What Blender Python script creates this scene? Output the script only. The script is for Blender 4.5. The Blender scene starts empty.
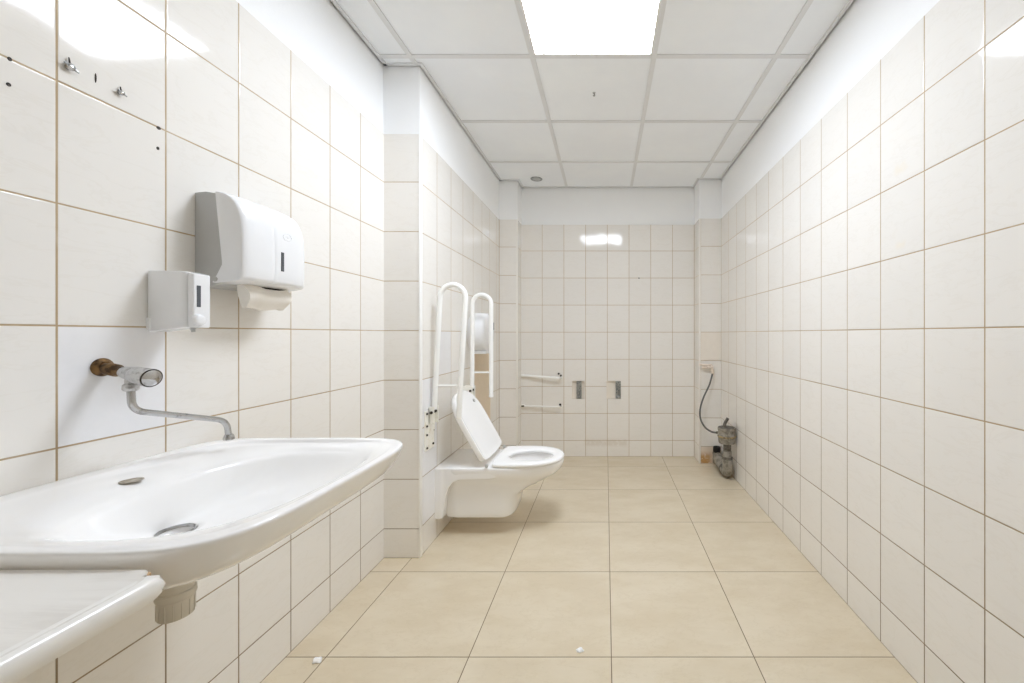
import bpy, bmesh, math, random
from mathutils import Vector, Matrix, noise
random.seed(7)
PI = math.pi
scene = bpy.context.scene
COL = scene.collection

# ------------------------------------------------------------------ measures (metres; X right, Y into the room, Z up)
EYE = 1.1415
XL, XR = -1.1303, 1.0205            # left / right wall
XS = -0.948                         # tiled side of the boxed-out pier that carries the toilet
YP = 2.021                          # front of that pier
YB = 3.698                          # far wall
YR = -1.45                          # wall behind the viewer
XC1, YC1 = -0.785, 3.53             # small pier in the far left corner
XC2, YC2 = 0.827, 3.50              # small pier in the far right corner
ZT, ZC, ZTOP = 2.161, 2.505, 2.62   # top of tiles, hung ceiling, slab above it
TW, TH, Z0 = .2025, .2525, 1.9163   # wall tile pitch and one joint height

# ------------------------------------------------------------------ helpers
def srgb(r, g, b):
    f = lambda c: c / 12.92 if c <= .04045 else ((c + .055) / 1.055) ** 2.4
    return (f(r / 255), f(g / 255), f(b / 255), 1)

class NT:
    def __init__(s, name):
        s.m = bpy.data.materials.new(name); s.m.use_nodes = True
        s.t = s.m.node_tree; s.n = s.t.nodes
        s.b = s.n['Principled BSDF']
    def node(s, typ, **kw):
        n = s.n.new(typ)
        for k, v in kw.items(): setattr(n, k, v)
        return n
    def put(s, sock, v):
        if isinstance(v, (int, float)): sock.default_value = v
        elif isinstance(v, tuple): sock.default_value = v
        else: s.t.links.new(v, sock)
    def math(s, op, a, b=None, c=None, clamp=False):
        n = s.node('ShaderNodeMath', operation=op, use_clamp=clamp)
        s.put(n.inputs[0], a)
        if b is not None: s.put(n.inputs[1], b)
        if c is not None: s.put(n.inputs[2], c)
        return n.outputs[0]
    def step(s, x, lo, hi, a=0., b=1.):
        n = s.node('ShaderNodeMapRange', interpolation_type='SMOOTHSTEP')
        s.put(n.inputs[0], x)
        for i, v in enumerate((lo, hi, a, b)): n.inputs[i + 1].default_value = v
        return n.outputs[0]
    def mix(s, f, a, b):
        n = s.node('ShaderNodeMix', data_type='RGBA')
        s.put(n.inputs[0], f); s.put(n.inputs[6], a); s.put(n.inputs[7], b)
        return n.outputs[2]
    def noise(s, vec, scale, detail=3, rough=.5, dist=0.):
        n = s.node('ShaderNodeTexNoise')
        s.t.links.new(vec, n.inputs['Vector'])
        n.inputs['Scale'].default_value = scale; n.inputs['Detail'].default_value = detail
        n.inputs['Roughness'].default_value = rough; n.inputs['Distortion'].default_value = dist
        return n.outputs[0]
    def bump(s, h, dist, strength=1.):
        n = s.node('ShaderNodeBump')
        n.inputs['Strength'].default_value = strength; n.inputs['Distance'].default_value = dist
        s.put(n.inputs['Height'], h)
        s.t.links.new(n.outputs[0], s.b.inputs['Normal'])
    def pos(s):
        g = s.node('ShaderNodeNewGeometry'); p = s.node('ShaderNodeSeparateXYZ')
        s.t.links.new(g.outputs['Position'], p.inputs[0])
        return g.outputs['Position'], p.outputs
    def comb(s, x, y, z):
        n = s.node('ShaderNodeCombineXYZ')
        for i, v in enumerate((x, y, z)): s.put(n.inputs[i], v)
        return n.outputs[0]

def plain(name, rgb, rough=.4, metal=0., var=.04, scale=30., bump=0., coat=0., spec=.5):
    """a painted / moulded / cast surface: one colour with a slight procedural mottle"""
    t = NT(name)
    tc = t.node('ShaderNodeTexCoord').outputs['Object']
    n = t.noise(tc, scale, 4)
    c = srgb(*rgb)
    d = tuple(x * (1 - var * 2) for x in c[:3]) + (1,)
    t.put(t.b.inputs['Base Color'], t.mix(n, d, c))
    t.b.inputs['Roughness'].default_value = rough
    t.b.inputs['Metallic'].default_value = metal
    t.b.inputs['Coat Weight'].default_value = coat
    t.b.inputs['Specular IOR Level'].default_value = spec
    if bump: t.bump(t.noise(tc, scale * 3, 5), bump)
    return t.m

def two_tone(name, a, b, lo, hi, scale, rough=.4, metal=0., bump=0.):
    t = NT(name)
    tc = t.node('ShaderNodeTexCoord').outputs['Object']
    f = t.step(t.noise(tc, scale, 6, .62), lo, hi)
    t.put(t.b.inputs['Base Color'], t.mix(f, srgb(*a), srgb(*b)))
    t.b.inputs['Roughness'].default_value = rough; t.b.inputs['Metallic'].default_value = metal
    if bump: t.bump(t.noise(tc, scale * 2, 5), bump)
    return t.m

TILE = (238, 235, 230)
def tile_mat(name, axis, u0, patches=(), grout=(180, 157, 122), base=TILE, low=(106, 90, 68), spec=.5):
    """glazed wall tiles 20 x 25 cm with joints; patches: (u range, z range, colour, keeps joints, softness)"""
    t = NT(name)
    P, xyz = t.pos()
    u, z = xyz[axis], xyz[2]
    cu = t.math('DIVIDE', t.math('SUBTRACT', u, u0), TW)
    cv = t.math('DIVIDE', t.math('SUBTRACT', Z0, z), TH)
    fu, fv = t.math('FRACT', cu), t.math('FRACT', cv)
    iu, iv = t.math('FLOOR', cu), t.math('FLOOR', cv)
    du = t.math('MULTIPLY', t.math('MINIMUM', fu, t.math('SUBTRACT', 1., fu)), TW)
    dv = t.math('MULTIPLY', t.math('MINIMUM', fv, t.math('SUBTRACT', 1., fv)), TH)
    d = t.math('MINIMUM', t.math('MINIMUM', du, dv), t.math('ADD', z, .0003))
    face = t.step(d, .0014, .0023)                       # 0 in the joint, 1 on the glaze
    wn = t.node('ShaderNodeTexWhiteNoise', noise_dimensions='3D')
    t.t.links.new(t.comb(iu, iv, float(axis * 3 + 1)), wn.inputs['Vector'])
    rs = t.node('ShaderNodeSeparateColor'); t.t.links.new(wn.outputs['Color'], rs.inputs[0])
    r1, r2, r3 = rs.outputs
    c0 = srgb(*base)
    # glaze: slight tone from tile to tile, a few faint veins
    dk = tuple(x * .965 for x in c0[:3]) + (1,)
    col = t.mix(r1, dk, c0)
    shift = t.node('ShaderNodeVectorMath', operation='ADD')
    t.t.links.new(P, shift.inputs[0]); 
    sc = t.node('ShaderNodeVectorMath', operation='SCALE'); t.t.links.new(wn.outputs['Color'], sc.inputs[0]); sc.inputs['Scale'].default_value = 5.
    t.t.links.new(sc.outputs[0], shift.inputs[1])
    mp = t.node('ShaderNodeMapping'); t.t.links.new(shift.outputs[0], mp.inputs[0]); mp.inputs['Rotation'].default_value = (.8, .8, .8); mp.inputs['Scale'].default_value = (1., 1., 3.2)
    vein = t.noise(mp.outputs[0], 6., 5, .6, .5)
    vm = t.step(t.math('ABSOLUTE', t.math('SUBTRACT', vein, .5)), .0, .03, .2, 0.)
    col = t.mix(vm, col, tuple(x * y for x, y in zip(c0[:3], (.88, .86, .82))) + (1,))
    rough = .07
    t.b.inputs['Specular IOR Level'].default_value = spec
    matt = 0.
    for (ua, ub, za, zb, rgb, keep, soft) in patches:
        def inside(x, a, b):
            return t.math('MULTIPLY', t.step(x, a - soft, a + soft), t.step(x, b - soft, b + soft, 1., 0.))
        m = t.math('MULTIPLY', inside(u, ua, ub), inside(z, za, zb))
        if soft > .004:
            m = t.math('MULTIPLY', m, t.step(t.noise(P, 30., 4, .6), .3, .52))
        c = srgb(*rgb)
        mott = t.mix(t.noise(P, 22., 5, .6, .8), tuple(x * .93 for x in c[:3]) + (1,), c)
        col = t.mix(m, col, mott)
        if not keep:
            matt = t.math('MAXIMUM', matt, m)
            face = t.math('MAXIMUM', face, m)
    gn = t.noise(P, 14., 4, .6)
    lowmix = t.step(z, .1, 1.15, 1., 0.)
    gcol = t.mix(t.math('MULTIPLY', lowmix, t.step(gn, .3, .7, .55, 1.)), srgb(*grout), srgb(*low))
    gcol = t.mix(t.step(gn, .45, .75, 0., .35), gcol, srgb(214, 204, 186))
    t.put(t.b.inputs['Base Color'], t.mix(face, gcol, col))
    rg = t.math('ADD', t.math('MULTIPLY', face, rough - .7), .7)
    if not isinstance(matt, float): rg = t.math('MAXIMUM', rg, t.math('MULTIPLY', matt, .8))
    t.put(t.b.inputs['Roughness'], rg)
    # relief: pillowed edges, every tile set a hair out of true, gently wavy glaze
    h = t.step(d, .0008, .0045, 0., .0006)
    tx = t.math('MULTIPLY', t.math('MULTIPLY', t.math('SUBTRACT', fu, .5), t.math('SUBTRACT', r2, .5)), .0022)
    tz = t.math('MULTIPLY', t.math('MULTIPLY', t.math('SUBTRACT', fv, .5), t.math('SUBTRACT', r3, .5)), .0022)
    wave = t.math('MULTIPLY', t.noise(P, 7., 2, .4), .0011)
    h = t.math('ADD', t.math('ADD', h, wave), t.math('MULTIPLY', face, t.math('ADD', tx, tz)))
    t.bump(h, 1.)
    return t.m

def floor_mat():
    t = NT('floor tiles')
    P, xyz = t.pos()
    sx, sy, fx, fy = .5041, .5028, .0202, 1.4013
    cu = t.math('DIVIDE', t.math('SUBTRACT', xyz[0], fx), sx); cv = t.math('DIVIDE', t.math('SUBTRACT', xyz[1], fy), sy)
    fu, fv = t.math('FRACT', cu), t.math('FRACT', cv)
    du = t.math('MULTIPLY', t.math('MINIMUM', fu, t.math('SUBTRACT', 1., fu)), sx)
    dv = t.math('MULTIPLY', t.math('MINIMUM', fv, t.math('SUBTRACT', 1., fv)), sy)
    d = t.math('MINIMUM', du, dv)
    face = t.step(d, .0011, .0020)
    wn = t.node('ShaderNodeTexWhiteNoise', noise_dimensions='3D')
    t.t.links.new(t.comb(t.math('FLOOR', cu), t.math('FLOOR', cv), 2.), wn.inputs['Vector'])
    sc = t.node('ShaderNodeVectorMath', operation='SCALE'); t.t.links.new(wn.outputs['Color'], sc.inputs[0]); sc.inputs['Scale'].default_value = 7.
    sh = t.node('ShaderNodeVectorMath', operation='ADD'); t.t.links.new(P, sh.inputs[0]); t.t.links.new(sc.outputs[0], sh.inputs[1])
    mp = t.node('ShaderNodeMapping'); t.t.links.new(sh.outputs[0], mp.inputs[0]); mp.inputs['Rotation'].default_value = (0, 0, .9); mp.inputs['Scale'].default_value = (1., 2.2, 1.)
    a = t.noise(mp.outputs[0], 3.2, 6, .6)
    col = t.mix(t.step(a, .3, .7), srgb(213, 199, 173), srgb(221, 209, 186))
    v = t.noise(mp.outputs[0], 7.5, 6, .62)
    vm = t.math('MULTIPLY', t.math('SUBTRACT', 1., t.step(t.math('ABSOLUTE', t.math('SUBTRACT', v, .5)), 0., .02)), .22)
    col = t.mix(vm, col, srgb(200, 184, 153))
    g = t.mix(t.noise(P, 11., 3), srgb(98, 82, 60), srgb(128, 108, 82))
    t.put(t.b.inputs['Base Color'], t.mix(face, g, col))
    t.put(t.b.inputs['Roughness'], t.math('ADD', t.math('MULTIPLY', face, -.5), t.math('ADD', .67, t.math('MULTIPLY', t.noise(P, 8., 4), .06))))
    h = t.math('ADD', t.step(d, .0006, .003, 0., .0005), t.math('MULTIPLY', t.noise(P, 5., 2), .0006))
    t.bump(h, 1.)
    return t.m

def plaster_mat():
    t = NT('white wall paint')
    P, _ = t.pos()
    t.put(t.b.inputs['Base Color'], t.mix(t.noise(P, 3., 5), srgb(242, 243, 245), srgb(247, 248, 248)))
    t.b.inputs['Roughness'].default_value = .75
    t.bump(t.noise(P, 60., 5, .6), .0006)
    return t.m

def ceiling_mat():
    t = NT('mineral ceiling board')
    P, _ = t.pos()
    c = t.mix(t.step(t.noise(P, 2.5, 5, .6), .35, .7), srgb(241, 244, 248), srgb(245, 248, 251))
    c = t.mix(t.step(t.noise(P, 26., 3, .6), .72, .82, 0., .35), c, srgb(205, 204, 200))
    t.put(t.b.inputs['Base Color'], c)
    t.b.inputs['Roughness'].default_value = .9
    t.bump(t.noise(P, 160., 4, .7), .0006)
    return t.m

def marble_mat():
    t = NT('marbled laminate')
    P, xyz = t.pos()
    mp = t.node('ShaderNodeMapping'); t.t.links.new(P, mp.inputs[0]); mp.inputs['Rotation'].default_value = (0, 0, .3); mp.inputs['Scale'].default_value = (2.2, 22., 10.)
    f = t.math('MULTIPLY', t.step(t.noise(mp.outputs[0], 1.6, 6, .65, .4), .42, .72), t.step(t.noise(P, 5., 3), .25, .7))
    c = t.mix(t.math('MULTIPLY', f, .55), srgb(234, 231, 226), srgb(196, 190, 182))
    t.put(t.b.inputs['Base Color'], c)
    t.b.inputs['Roughness'].default_value = .24
    return t.m

def emit_mat(name, rgb, strength):
    t = NT(name)
    P, _ = t.pos()
    c = srgb(*rgb)
    t.put(t.b.inputs['Base Color'], c)
    t.put(t.b.inputs['Emission Color'], c)
    t.put(t.b.inputs['Emission Strength'], t.math('MULTIPLY', t.step(t.noise(P, 40., 2), 0., 1., .98, 1.02), strength))
    return t.m

def obj(name, bm, mats, parent=None, smooth=True, sub=0, angle=40, loc=None):
    """link a bmesh as ONE mesh object"""
    bmesh.ops.recalc_face_normals(bm, faces=bm.faces[:])
    me = bpy.data.meshes.new(name); bm.to_mesh(me); bm.free()
    for m in (mats if isinstance(mats, (list, tuple)) else [mats]): me.materials.append(m)
    o = bpy.data.objects.new(name, me); COL.objects.link(o)
    if parent is not None:
        o.parent = parent
        o.matrix_parent_inverse = Matrix.Translation(-Vector(parent.location)) if parent.type == 'EMPTY' and parent.parent is None else base_of(parent)
    if smooth:
        for p in me.polygons: p.use_smooth = True
        if not sub:
            me.set_sharp_from_angle(angle=math.radians(angle))
    if sub:
        s = o.modifiers.new('subdivision', 'SUBSURF'); s.levels = sub; s.render_levels = sub
    return o

def base_of(o):
    while o.parent is not None: o = o.parent
    return Matrix.Translation(Vector((0, 0, 0))) if o.type == 'MESH' else Matrix.Translation(Vector((0, 0, 0)))

def tag(o, label=None, cat=None, group=None, kind=None):
    if label: o['label'] = label
    if cat: o['category'] = cat
    if group: o['group'] = group
    if kind: o['kind'] = kind
    return o

def thing(name, label, cat, loc, group=None):
    o = bpy.data.objects.new(name, None); COL.objects.link(o)
    o.location = loc; o.empty_display_size = .05
    return tag(o, label, cat, group)

def struct(name, bm, mats, smooth=False):
    return tag(obj(name, bm, mats, None, smooth), kind='structure')

def quad(bm, a, b, c, d, mi=0):
    f = bm.faces.new([bm.verts.new(p) for p in (a, b, c, d)]); f.material_index = mi; return f

def box(bm, x0, x1, y0, y1, z0, z1, bev=0., seg=2, mi=0):
    r = bmesh.ops.create_cube(bm, size=1)
    vs = r['verts']
    for v in vs:
        v.co = Vector((x0 if v.co.x < 0 else x1, y0 if v.co.y < 0 else y1, z0 if v.co.z < 0 else z1))
    fs = {f for v in vs for f in v.link_faces}
    for f in fs: f.material_index = mi
    if bev:
        es = list({e for v in vs for e in v.link_edges})
        bmesh.ops.bevel(bm, geom=es, offset=bev, segments=seg, profile=.5, affect='EDGES')

def loft(bm, rings, cap0=True, cap1=True, mi=0):
    vr = [[bm.verts.new(p) for p in r] for r in rings]
    n = len(rings[0])
    for a, b in zip(vr, vr[1:]):
        for i in range(n):
            f = bm.faces.new((a[i], a[(i + 1) % n], b[(i + 1) % n], b[i])); f.material_index = mi
    if cap0: bm.faces.new(vr[0]).material_index = mi
    if cap1: bm.faces.new(vr[-1]).material_index = mi
    return vr

def frame(d):
    d = Vector(d).normalized()
    a = Vector((0, 0, 1)) if abs(d.z) < .9 else Vector((1, 0, 0))
    x = d.cross(a).normalized()
    return x, d.cross(x).normalized(), d

def lathe(bm, org, axis, prof, n=32, cap0=True, cap1=True, mi=0):
    """prof: (radius, distance along axis)"""
    x, y, d = frame(axis); org = Vector(org)
    rings = [[org + d * h + (x * math.cos(2 * PI * i / n) + y * math.sin(2 * PI * i / n)) * r for i in range(n)] for r, h in prof]
    return loft(bm, rings, cap0, cap1, mi)

def spline(pts, per=8):
    P = [Vector(p) for p in pts]
    P = [P[0] * 2 - P[1]] + P + [P[-1] * 2 - P[-2]]
    out = []
    for i in range(1, len(P) - 2):
        a, b, c, d = P[i - 1:i + 3]
        for k in range(per):
            t = k / per
            out.append(.5 * ((2 * b) + (c - a) * t + (2 * a - 5 * b + 4 * c - d) * t * t + (3 * b - a - 3 * c + d) * t ** 3))
    out.append(P[-2])
    return out

def tube(bm, path, r, n=16, cap=True, mi=0):
    path = [Vector(p) for p in path]
    rs = r if isinstance(r, (list, tuple)) else [r] * len(path)
    x = None; rings = []
    for i, p in enumerate(path):
        d = (path[min(i + 1, len(path) - 1)] - path[max(i - 1, 0)]).normalized()
        if x is None: x = frame(d)[0]
        x = (x - d * x.dot(d)).normalized(); y = d.cross(x)
        rings.append([p + (x * math.cos(2 * PI * k / n) + y * math.sin(2 * PI * k / n)) * rs[i] for k in range(n)])
    loft(bm, rings, cap, cap, mi)

def fillet(pts, rad, seg=8):
    """a polyline with its corners rounded"""
    P = [Vector(p) for p in pts]; out = [P[0]]
    for a, b, c in zip(P, P[1:], P[2:]):
        u, v = (a - b), (c - b)
        r = min(rad, u.length * .49, v.length * .49)
        s, e = b + u.normalized() * r, b + v.normalized() * r
        for k in range(seg + 1):
            t = k / seg
            out.append((1 - t) ** 2 * s + 2 * t * (1 - t) * b + t * t * e)
    out.append(P[-1]); return out

def prism(bm, poly, axis, a, b, bev=0., mi=0):
    """poly: 2D outline in the plane across axis, pushed from a to b"""
    def p3(p, h):
        return {'x': (h, p[0], p[1]), 'y': (p[0], h, p[1]), 'z': (p[0], p[1], h)}[axis]
    vr = loft(bm, [[p3(p, a) for p in poly], [p3(p, b) for p in poly]], True, True, mi)
    if bev:
        es = {e for r in vr for v in r for e in v.link_edges}
        bmesh.ops.bevel(bm, geom=list(es), offset=bev, segments=2, profile=.5, affect='EDGES')

def bm_(): return bmesh.new()

# ------------------------------------------------------------------ materials
M = {}
WHITE_T = (240, 240, 242)
M['wl'] = tile_mat('glazed tiles left', 1, .8164, [(.8164 + .0016, .8164 + TW - .0016, Z0 - 4 * TH + .0016, Z0 - 3 * TH - .0016, WHITE_T, True, .0006)])
M['wr'] = tile_mat('glazed tiles right', 1, 1.0672, [(1.34, 1.40, 1.70, 1.73, (240, 234, 223), True, .012), (1.345, 1.395, 1.44, 1.46, (240, 234, 223), True, .012)])
M['wb'] = tile_mat('glazed tiles far', 0, -.5919, [(-.19, .2, .10, .16, (228, 222, 213), True, .02)], low=(166, 142, 104), spec=.36)
M['ws'] = tile_mat('glazed tiles pier side', 1, YP + .006, [
    (YP + .03, YP + .006 + TW - .002, .151, .905, WHITE_T, True, .0006),
    (YP + .006 + TW + .002, YP + .006 + 2 * TW - .002, .908, 1.157, WHITE_T, True, .0006),
    (2.854, 3.262, .402, 1.02, (224, 207, 184), False, .0012)], low=(130, 112, 86))
M['wp'] = tile_mat('glazed tiles pier front', 0, XS - TW + .001)
M['wc'] = tile_mat('glazed tiles corner pier', 0, XC2 + .012, [
    (.80, 1.03, .908, 1.157, (238, 231, 221), True, .0006),
    (.80, 1.03, -.02, .147, (236, 222, 205), True, .0006),
    (.80, .93, -.02, .085, (200, 156, 100), True, .035)], low=(158, 140, 110))
M['floor'] = floor_mat()
M['plaster'] = plaster_mat()
M['ceil'] = ceiling_mat()
M['tbar'] = plain('painted ceiling grid', (226, 227, 228), .5, 0, .02)
M['dark'] = plain('dark void', (38, 36, 34), .9)
M['strip'] = plain('white corner strip', (240, 237, 231), .35)
M['strip2'] = plain('bright corner strip', (250, 250, 248), .3)
M['panel'] = emit_mat('lit diffuser', (235, 243, 255), 17.5)
M['ceramic'] = plain('white sanitary ceramic', (245, 244, 243), .08, 0, .012, 4., 0, .3)
M['seat'] = plain('white glossy seat plastic', (250, 250, 250), .16, 0, .01)
M['abs'] = plain('white dispenser plastic', (240, 241, 243), .22, 0, .012)
M['absgrey'] = plain('light grey dispenser plastic', (186, 186, 184), .4, 0, .03)
M['window'] = plain('smoked window and seam shade', (92, 96, 102), .15, 0, .1)
M['paper'] = plain('paper towel', (243, 238, 230), .9, 0, .03, 60, .0004)
M['chrome'] = two_tone('worn chrome', (190, 190, 190), (140, 139, 136), .5, .75, 60, .11, 1., 0)
M['limey'] = two_tone('chalky chrome', (206, 206, 206), (150, 148, 146), .45, .7, 90, .3, .6, .0004)
M['brass'] = two_tone('tarnished brass', (132, 102, 64), (76, 58, 40), .42, .62, 55, .45, .7, .0006)
M['rail'] = plain('white coated tube', (250, 250, 248), .25, 0, .012)
M['yellowed'] = two_tone('yellowed white paint', (244, 242, 234), (222, 212, 188), .52, .78, 40, .4)
M['bolt'] = plain('dark bolts and hole discs', (62, 54, 46), .5, .4, .2)
M['steel'] = two_tone('galvanised steel', (176, 178, 176), (134, 137, 137), .45, .6, 80, .4, .8, .0004)
M['hole_disc'] = two_tone('tap hole shade', (176, 168, 154), (128, 118, 102), .4, .6, 40, .5)  # grey-brown shade inside the open tap hole, put into colour
M['hose'] = plain('grey braided hose', (104, 104, 102), .5, .2, .25, 400)
M['pvc'] = two_tone('dirty grey plastic', (150, 145, 134), (112, 106, 95), .42, .66, 35, .55, 0, .0008)
M['pvcdark'] = two_tone('grimy grey plastic', (112, 107, 98), (74, 68, 60), .4, .66, 45, .6, 0, .001)
M['pvcwhite'] = plain('off white waste plastic', (214, 208, 196), .45, 0, .05)
M['rubber'] = plain('black rubber', (20, 19, 18), .6)
M['beige'] = two_tone('limed tap metal', (238, 226, 214), (204, 186, 170), .48, .7, 60, .45, .2, .0005)
M['chip'] = plain('white plaster crumb', (250, 250, 250), .9, 0, .02, 80, .001)
M['marble'] = marble_mat()
M['chipboard'] = two_tone('raw chipboard', (196, 166, 128), (150, 118, 84), .4, .65, 140, .9, 0, .001)
M['adhesive'] = plain('tile bedding', (238, 231, 220), .9, 0, .04, 20, .001)
M['door'] = plain('white door paint', (238, 238, 236), .4, 0, .01)

# ------------------------------------------------------------------ the room
bm = bm_(); quad(bm, (XL, YR, 0), (XR, YR, 0), (XR, YB, 0), (XL, YB, 0)); struct('floor', bm, M['floor'])
bm = bm_(); quad(bm, (XL - .02, YR - .02, ZTOP), (XR + .02, YR - .02, ZTOP), (XR + .02, YB + .02, ZTOP), (XL - .02, YB + .02, ZTOP)); struct('ceiling_slab', bm, M['dark'])

def wall(name, a, b, mat):
    """tiled below ZT, painted above; the paint lies 3 mm behind the glaze"""
    a, b = Vector(a + (0,)), Vector(b + (0,))
    d = (b - a).normalized(); n = Vector((d.y, -d.x, 0))      # a->b runs with the room on its left; n points out of the room
    up = lambda p, z, o=0.: (p.x + n.x * o, p.y + n.y * o, z)
    bm = bm_()
    quad(bm, up(a, 0), up(b, 0), up(b, ZT), up(a, ZT), 0)
    quad(bm, up(a, ZT), up(b, ZT), up(b, ZT, .003), up(a, ZT, .003), 1)
    quad(bm, up(a, ZT, .003), up(b, ZT, .003), up(b, ZTOP, .003), up(a, ZTOP, .003), 1)
    return struct(name, bm, [mat, M['plaster']])

wall('wall_left', (XL, YP), (XL, YR), M['wl'])
wall('wall_right', (XR, YR), (XR, YC2), M['wr'])
wall('wall_rear', (XL, YR), (XR, YR), M['wb'])
def pier(name, segs):
    bm = bm_()
    for (a, b, mi) in segs:
        a, b = Vector(a + (0,)), Vector(b + (0,)); d = (b - a).normalized(); n = Vector((d.y, -d.x, 0))
        up = lambda p, z, o=0.: (p.x + n.x * o, p.y + n.y * o, z)
        quad(bm, up(a, 0), up(b, 0), up(b, ZT), up(a, ZT), mi)
        quad(bm, up(a, ZT), up(b, ZT), up(b, ZTOP), up(a, ZTOP), 2)
    return struct(name, bm, [M['wp'], M['ws'], M['plaster'], M['wc']])
pier('wall_left_pier', [((XS, YP), (XL - .004, YP), 0), ((XS, YC1), (XS, YP), 1)])
pier('wall_left_corner_pier', [((XC1, YC1), (XS, YC1), 0), ((XC1, YB + .004), (XC1, YC1), 1)])
pier('wall_right_corner_pier', [((XR + .004, YC2), (XC2, YC2), 3), ((XC2, YC2), (XC2, YB + .004), 1)])

# far wall with the two chiselled openings
HOLES = [(-.312, -.196, .535, .703), (.008, .142, .535, .703)]
bm = bm_()
xs = sorted({XC1, XC2, *[h[0] for h in HOLES], *[h[1] for h in HOLES]}); zs = [0, .535, .703, ZT]
V = {(i, j): bm.verts.new((x, YB, z)) for i, x in enumerate(xs) for j, z in enumerate(zs)}
for i in range(len(xs) - 1):
    for j in range(3):
        xm = (xs[i] + xs[i + 1]) / 2
        if j == 1 and any(h[0] < xm < h[1] for h in HOLES): continue
        bm.faces.new((V[i, j], V[i + 1, j], V[i + 1, j + 1], V[i, j + 1]))
quad(bm, (XC1, YB + .003, ZT), (XC2, YB + .003, ZT), (XC2, YB + .003, ZTOP), (XC1, YB + .003, ZTOP), 1)
for (x0, x1, z0, z1) in HOLES:
    y0, y1 = YB, YB + .022
    quad(bm, (x0, y1, z0), (x1, y1, z0), (x1, y1, z1), (x0, y1, z1), 2)
    quad(bm, (x0, y0, z0), (x1, y0, z0), (x1, y1, z0), (x0, y1, z0), 2)
    quad(bm, (x0, y0, z1), (x1, y0, z1), (x1, y1, z1), (x0, y1, z1), 2)
    quad(bm, (x0, y0, z0), (x0, y1, z0), (x0, y1, z1), (x0, y0, z1), 2)
    quad(bm, (x1, y0, z0), (x1, y1, z0), (x1, y1, z1), (x1, y0, z1), 2)
struct('wall_back', bm, [M['wb'], M['plaster'], M['adhesive']])

# plastic corner strips on the outer tile corners
def corner_strip(name, x, y, sx, wx, wy, m=M['strip']):
    bm = bm_(); t = .0025
    poly = [(x + sx * t, y - t), (x + sx * t, y + wy), (x - sx * .001, y + wy), (x - sx * .001, y + .001), (x - sx * wx, y + .001), (x - sx * wx, y - t)]
    prism(bm, poly, 'z', .0, ZT, .0008)
    struct(name, bm, m, True)
corner_strip('trim_1', XS, YP, 1, .004, .026, M['strip2'])
corner_strip('trim_2', XC1, YC1, 1, .012, .012)
corner_strip('trim_3', XC2, YC2, -1, .012, .012)

# door in the wall behind the viewer
bm = bm_(); box(bm, -.45, .45, YR + .001, YR + .04, .005, 2.03, .003); d = struct('door_1', bm, M['door'])
bm = bm_()
box(bm, -.52, -.452, YR + .001, YR + .055, 0, 2.10, .004); box(bm, .452, .52, YR + .001, YR + .055, 0, 2.10, .004); box(bm, -.452, .452, YR + .001, YR + .055, 2.034, 2.10, .004)
struct('trim_4', bm, M['door'])

# hung ceiling: boards in a T grid, 7 mm short of the walls
G = .007
REG = [(XL + G, XR - G, YR + G, YP - G), (XS + G, 0, YP - G, YC1 - G), (0, XR - G, YP - G, YC2 - G), (XC1 + G, 0, YC1 - G, YB - G), (0, XC2 - G, YC2 - G, YB - G)]
GX = [-.3618 + .6 * k for k in range(-2, 4)]; GY = [1.951 + .6 * k for k in range(-6, 4)]
LX0, LX1, LY0, LY1 = GX[2], GX[3], GY[5], GY[6]       # the cell of the lit panel
def clipped(x0, x1, y0, y1):
    for (a, b, c, d) in REG:
        X0, X1, Y0, Y1 = max(x0, a), min(x1, b), max(y0, c), min(y1, d)
        if X1 - X0 > .0005 and Y1 - Y0 > .0005: yield X0, X1, Y0, Y1
bm = bm_()
for i in range(len(GX) - 1):
    for j in range(len(GY) - 1):
        if abs(GX[i] - LX0) < .01 and abs(GY[j] - LY0) < .01: continue
        for (a, b, c, d) in clipped(GX[i], GX[i + 1], GY[j], GY[j + 1]):
            quad(bm, (a, c, ZC + .006), (a, d, ZC + .006), (b, d, ZC + .006), (b, c, ZC + .006))
struct('ceiling', bm, M['ceil'])
bm = bm_(); w = .012
for x in GX:
    for (a, b, c, d) in clipped(x - w, x + w, YR, YB): box(bm, a, b, c, d, ZC, ZC + .006)
for y in GY:
    for (a, b, c, d) in clipped(XL, XR, y - w, y + w): box(bm, a, b, c, d, ZC + .0003, ZC + .006)
struct('ceiling_grid', bm, M['tbar'])
bm = bm_(); w = .016
def edge_bar(x0, x1, y0, y1): box(bm, min(x0, x1), max(x0, x1), min(y0, y1), max(y0, y1), ZC - .0012, ZC + .006)
edge_bar(XL + G, XL + G + w, YR, YP - G); edge_bar(XL + G, XS + G + w, YP - G - w, YP - G); edge_bar(XS + G, XS + G + w, YP - G, YC1 - G)
edge_bar(XS + G, XC1 + G + w, YC1 - G - w, YC1 - G); edge_bar(XC1 + G, XC1 + G + w, YC1 - G, YB - G); edge_bar(XC1 + G, XC2 - G, YB - G - w, YB - G)
edge_bar(XC2 - G - w, XC2 - G, YC2 - G, YB - G); edge_bar(XC2 - G - w, XR - G, YC2 - G - w, YC2 - G); edge_bar(XR - G - w, XR - G, YR, YC2 - G)
struct('ceiling_edge_trim', bm, M['tbar'])

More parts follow.
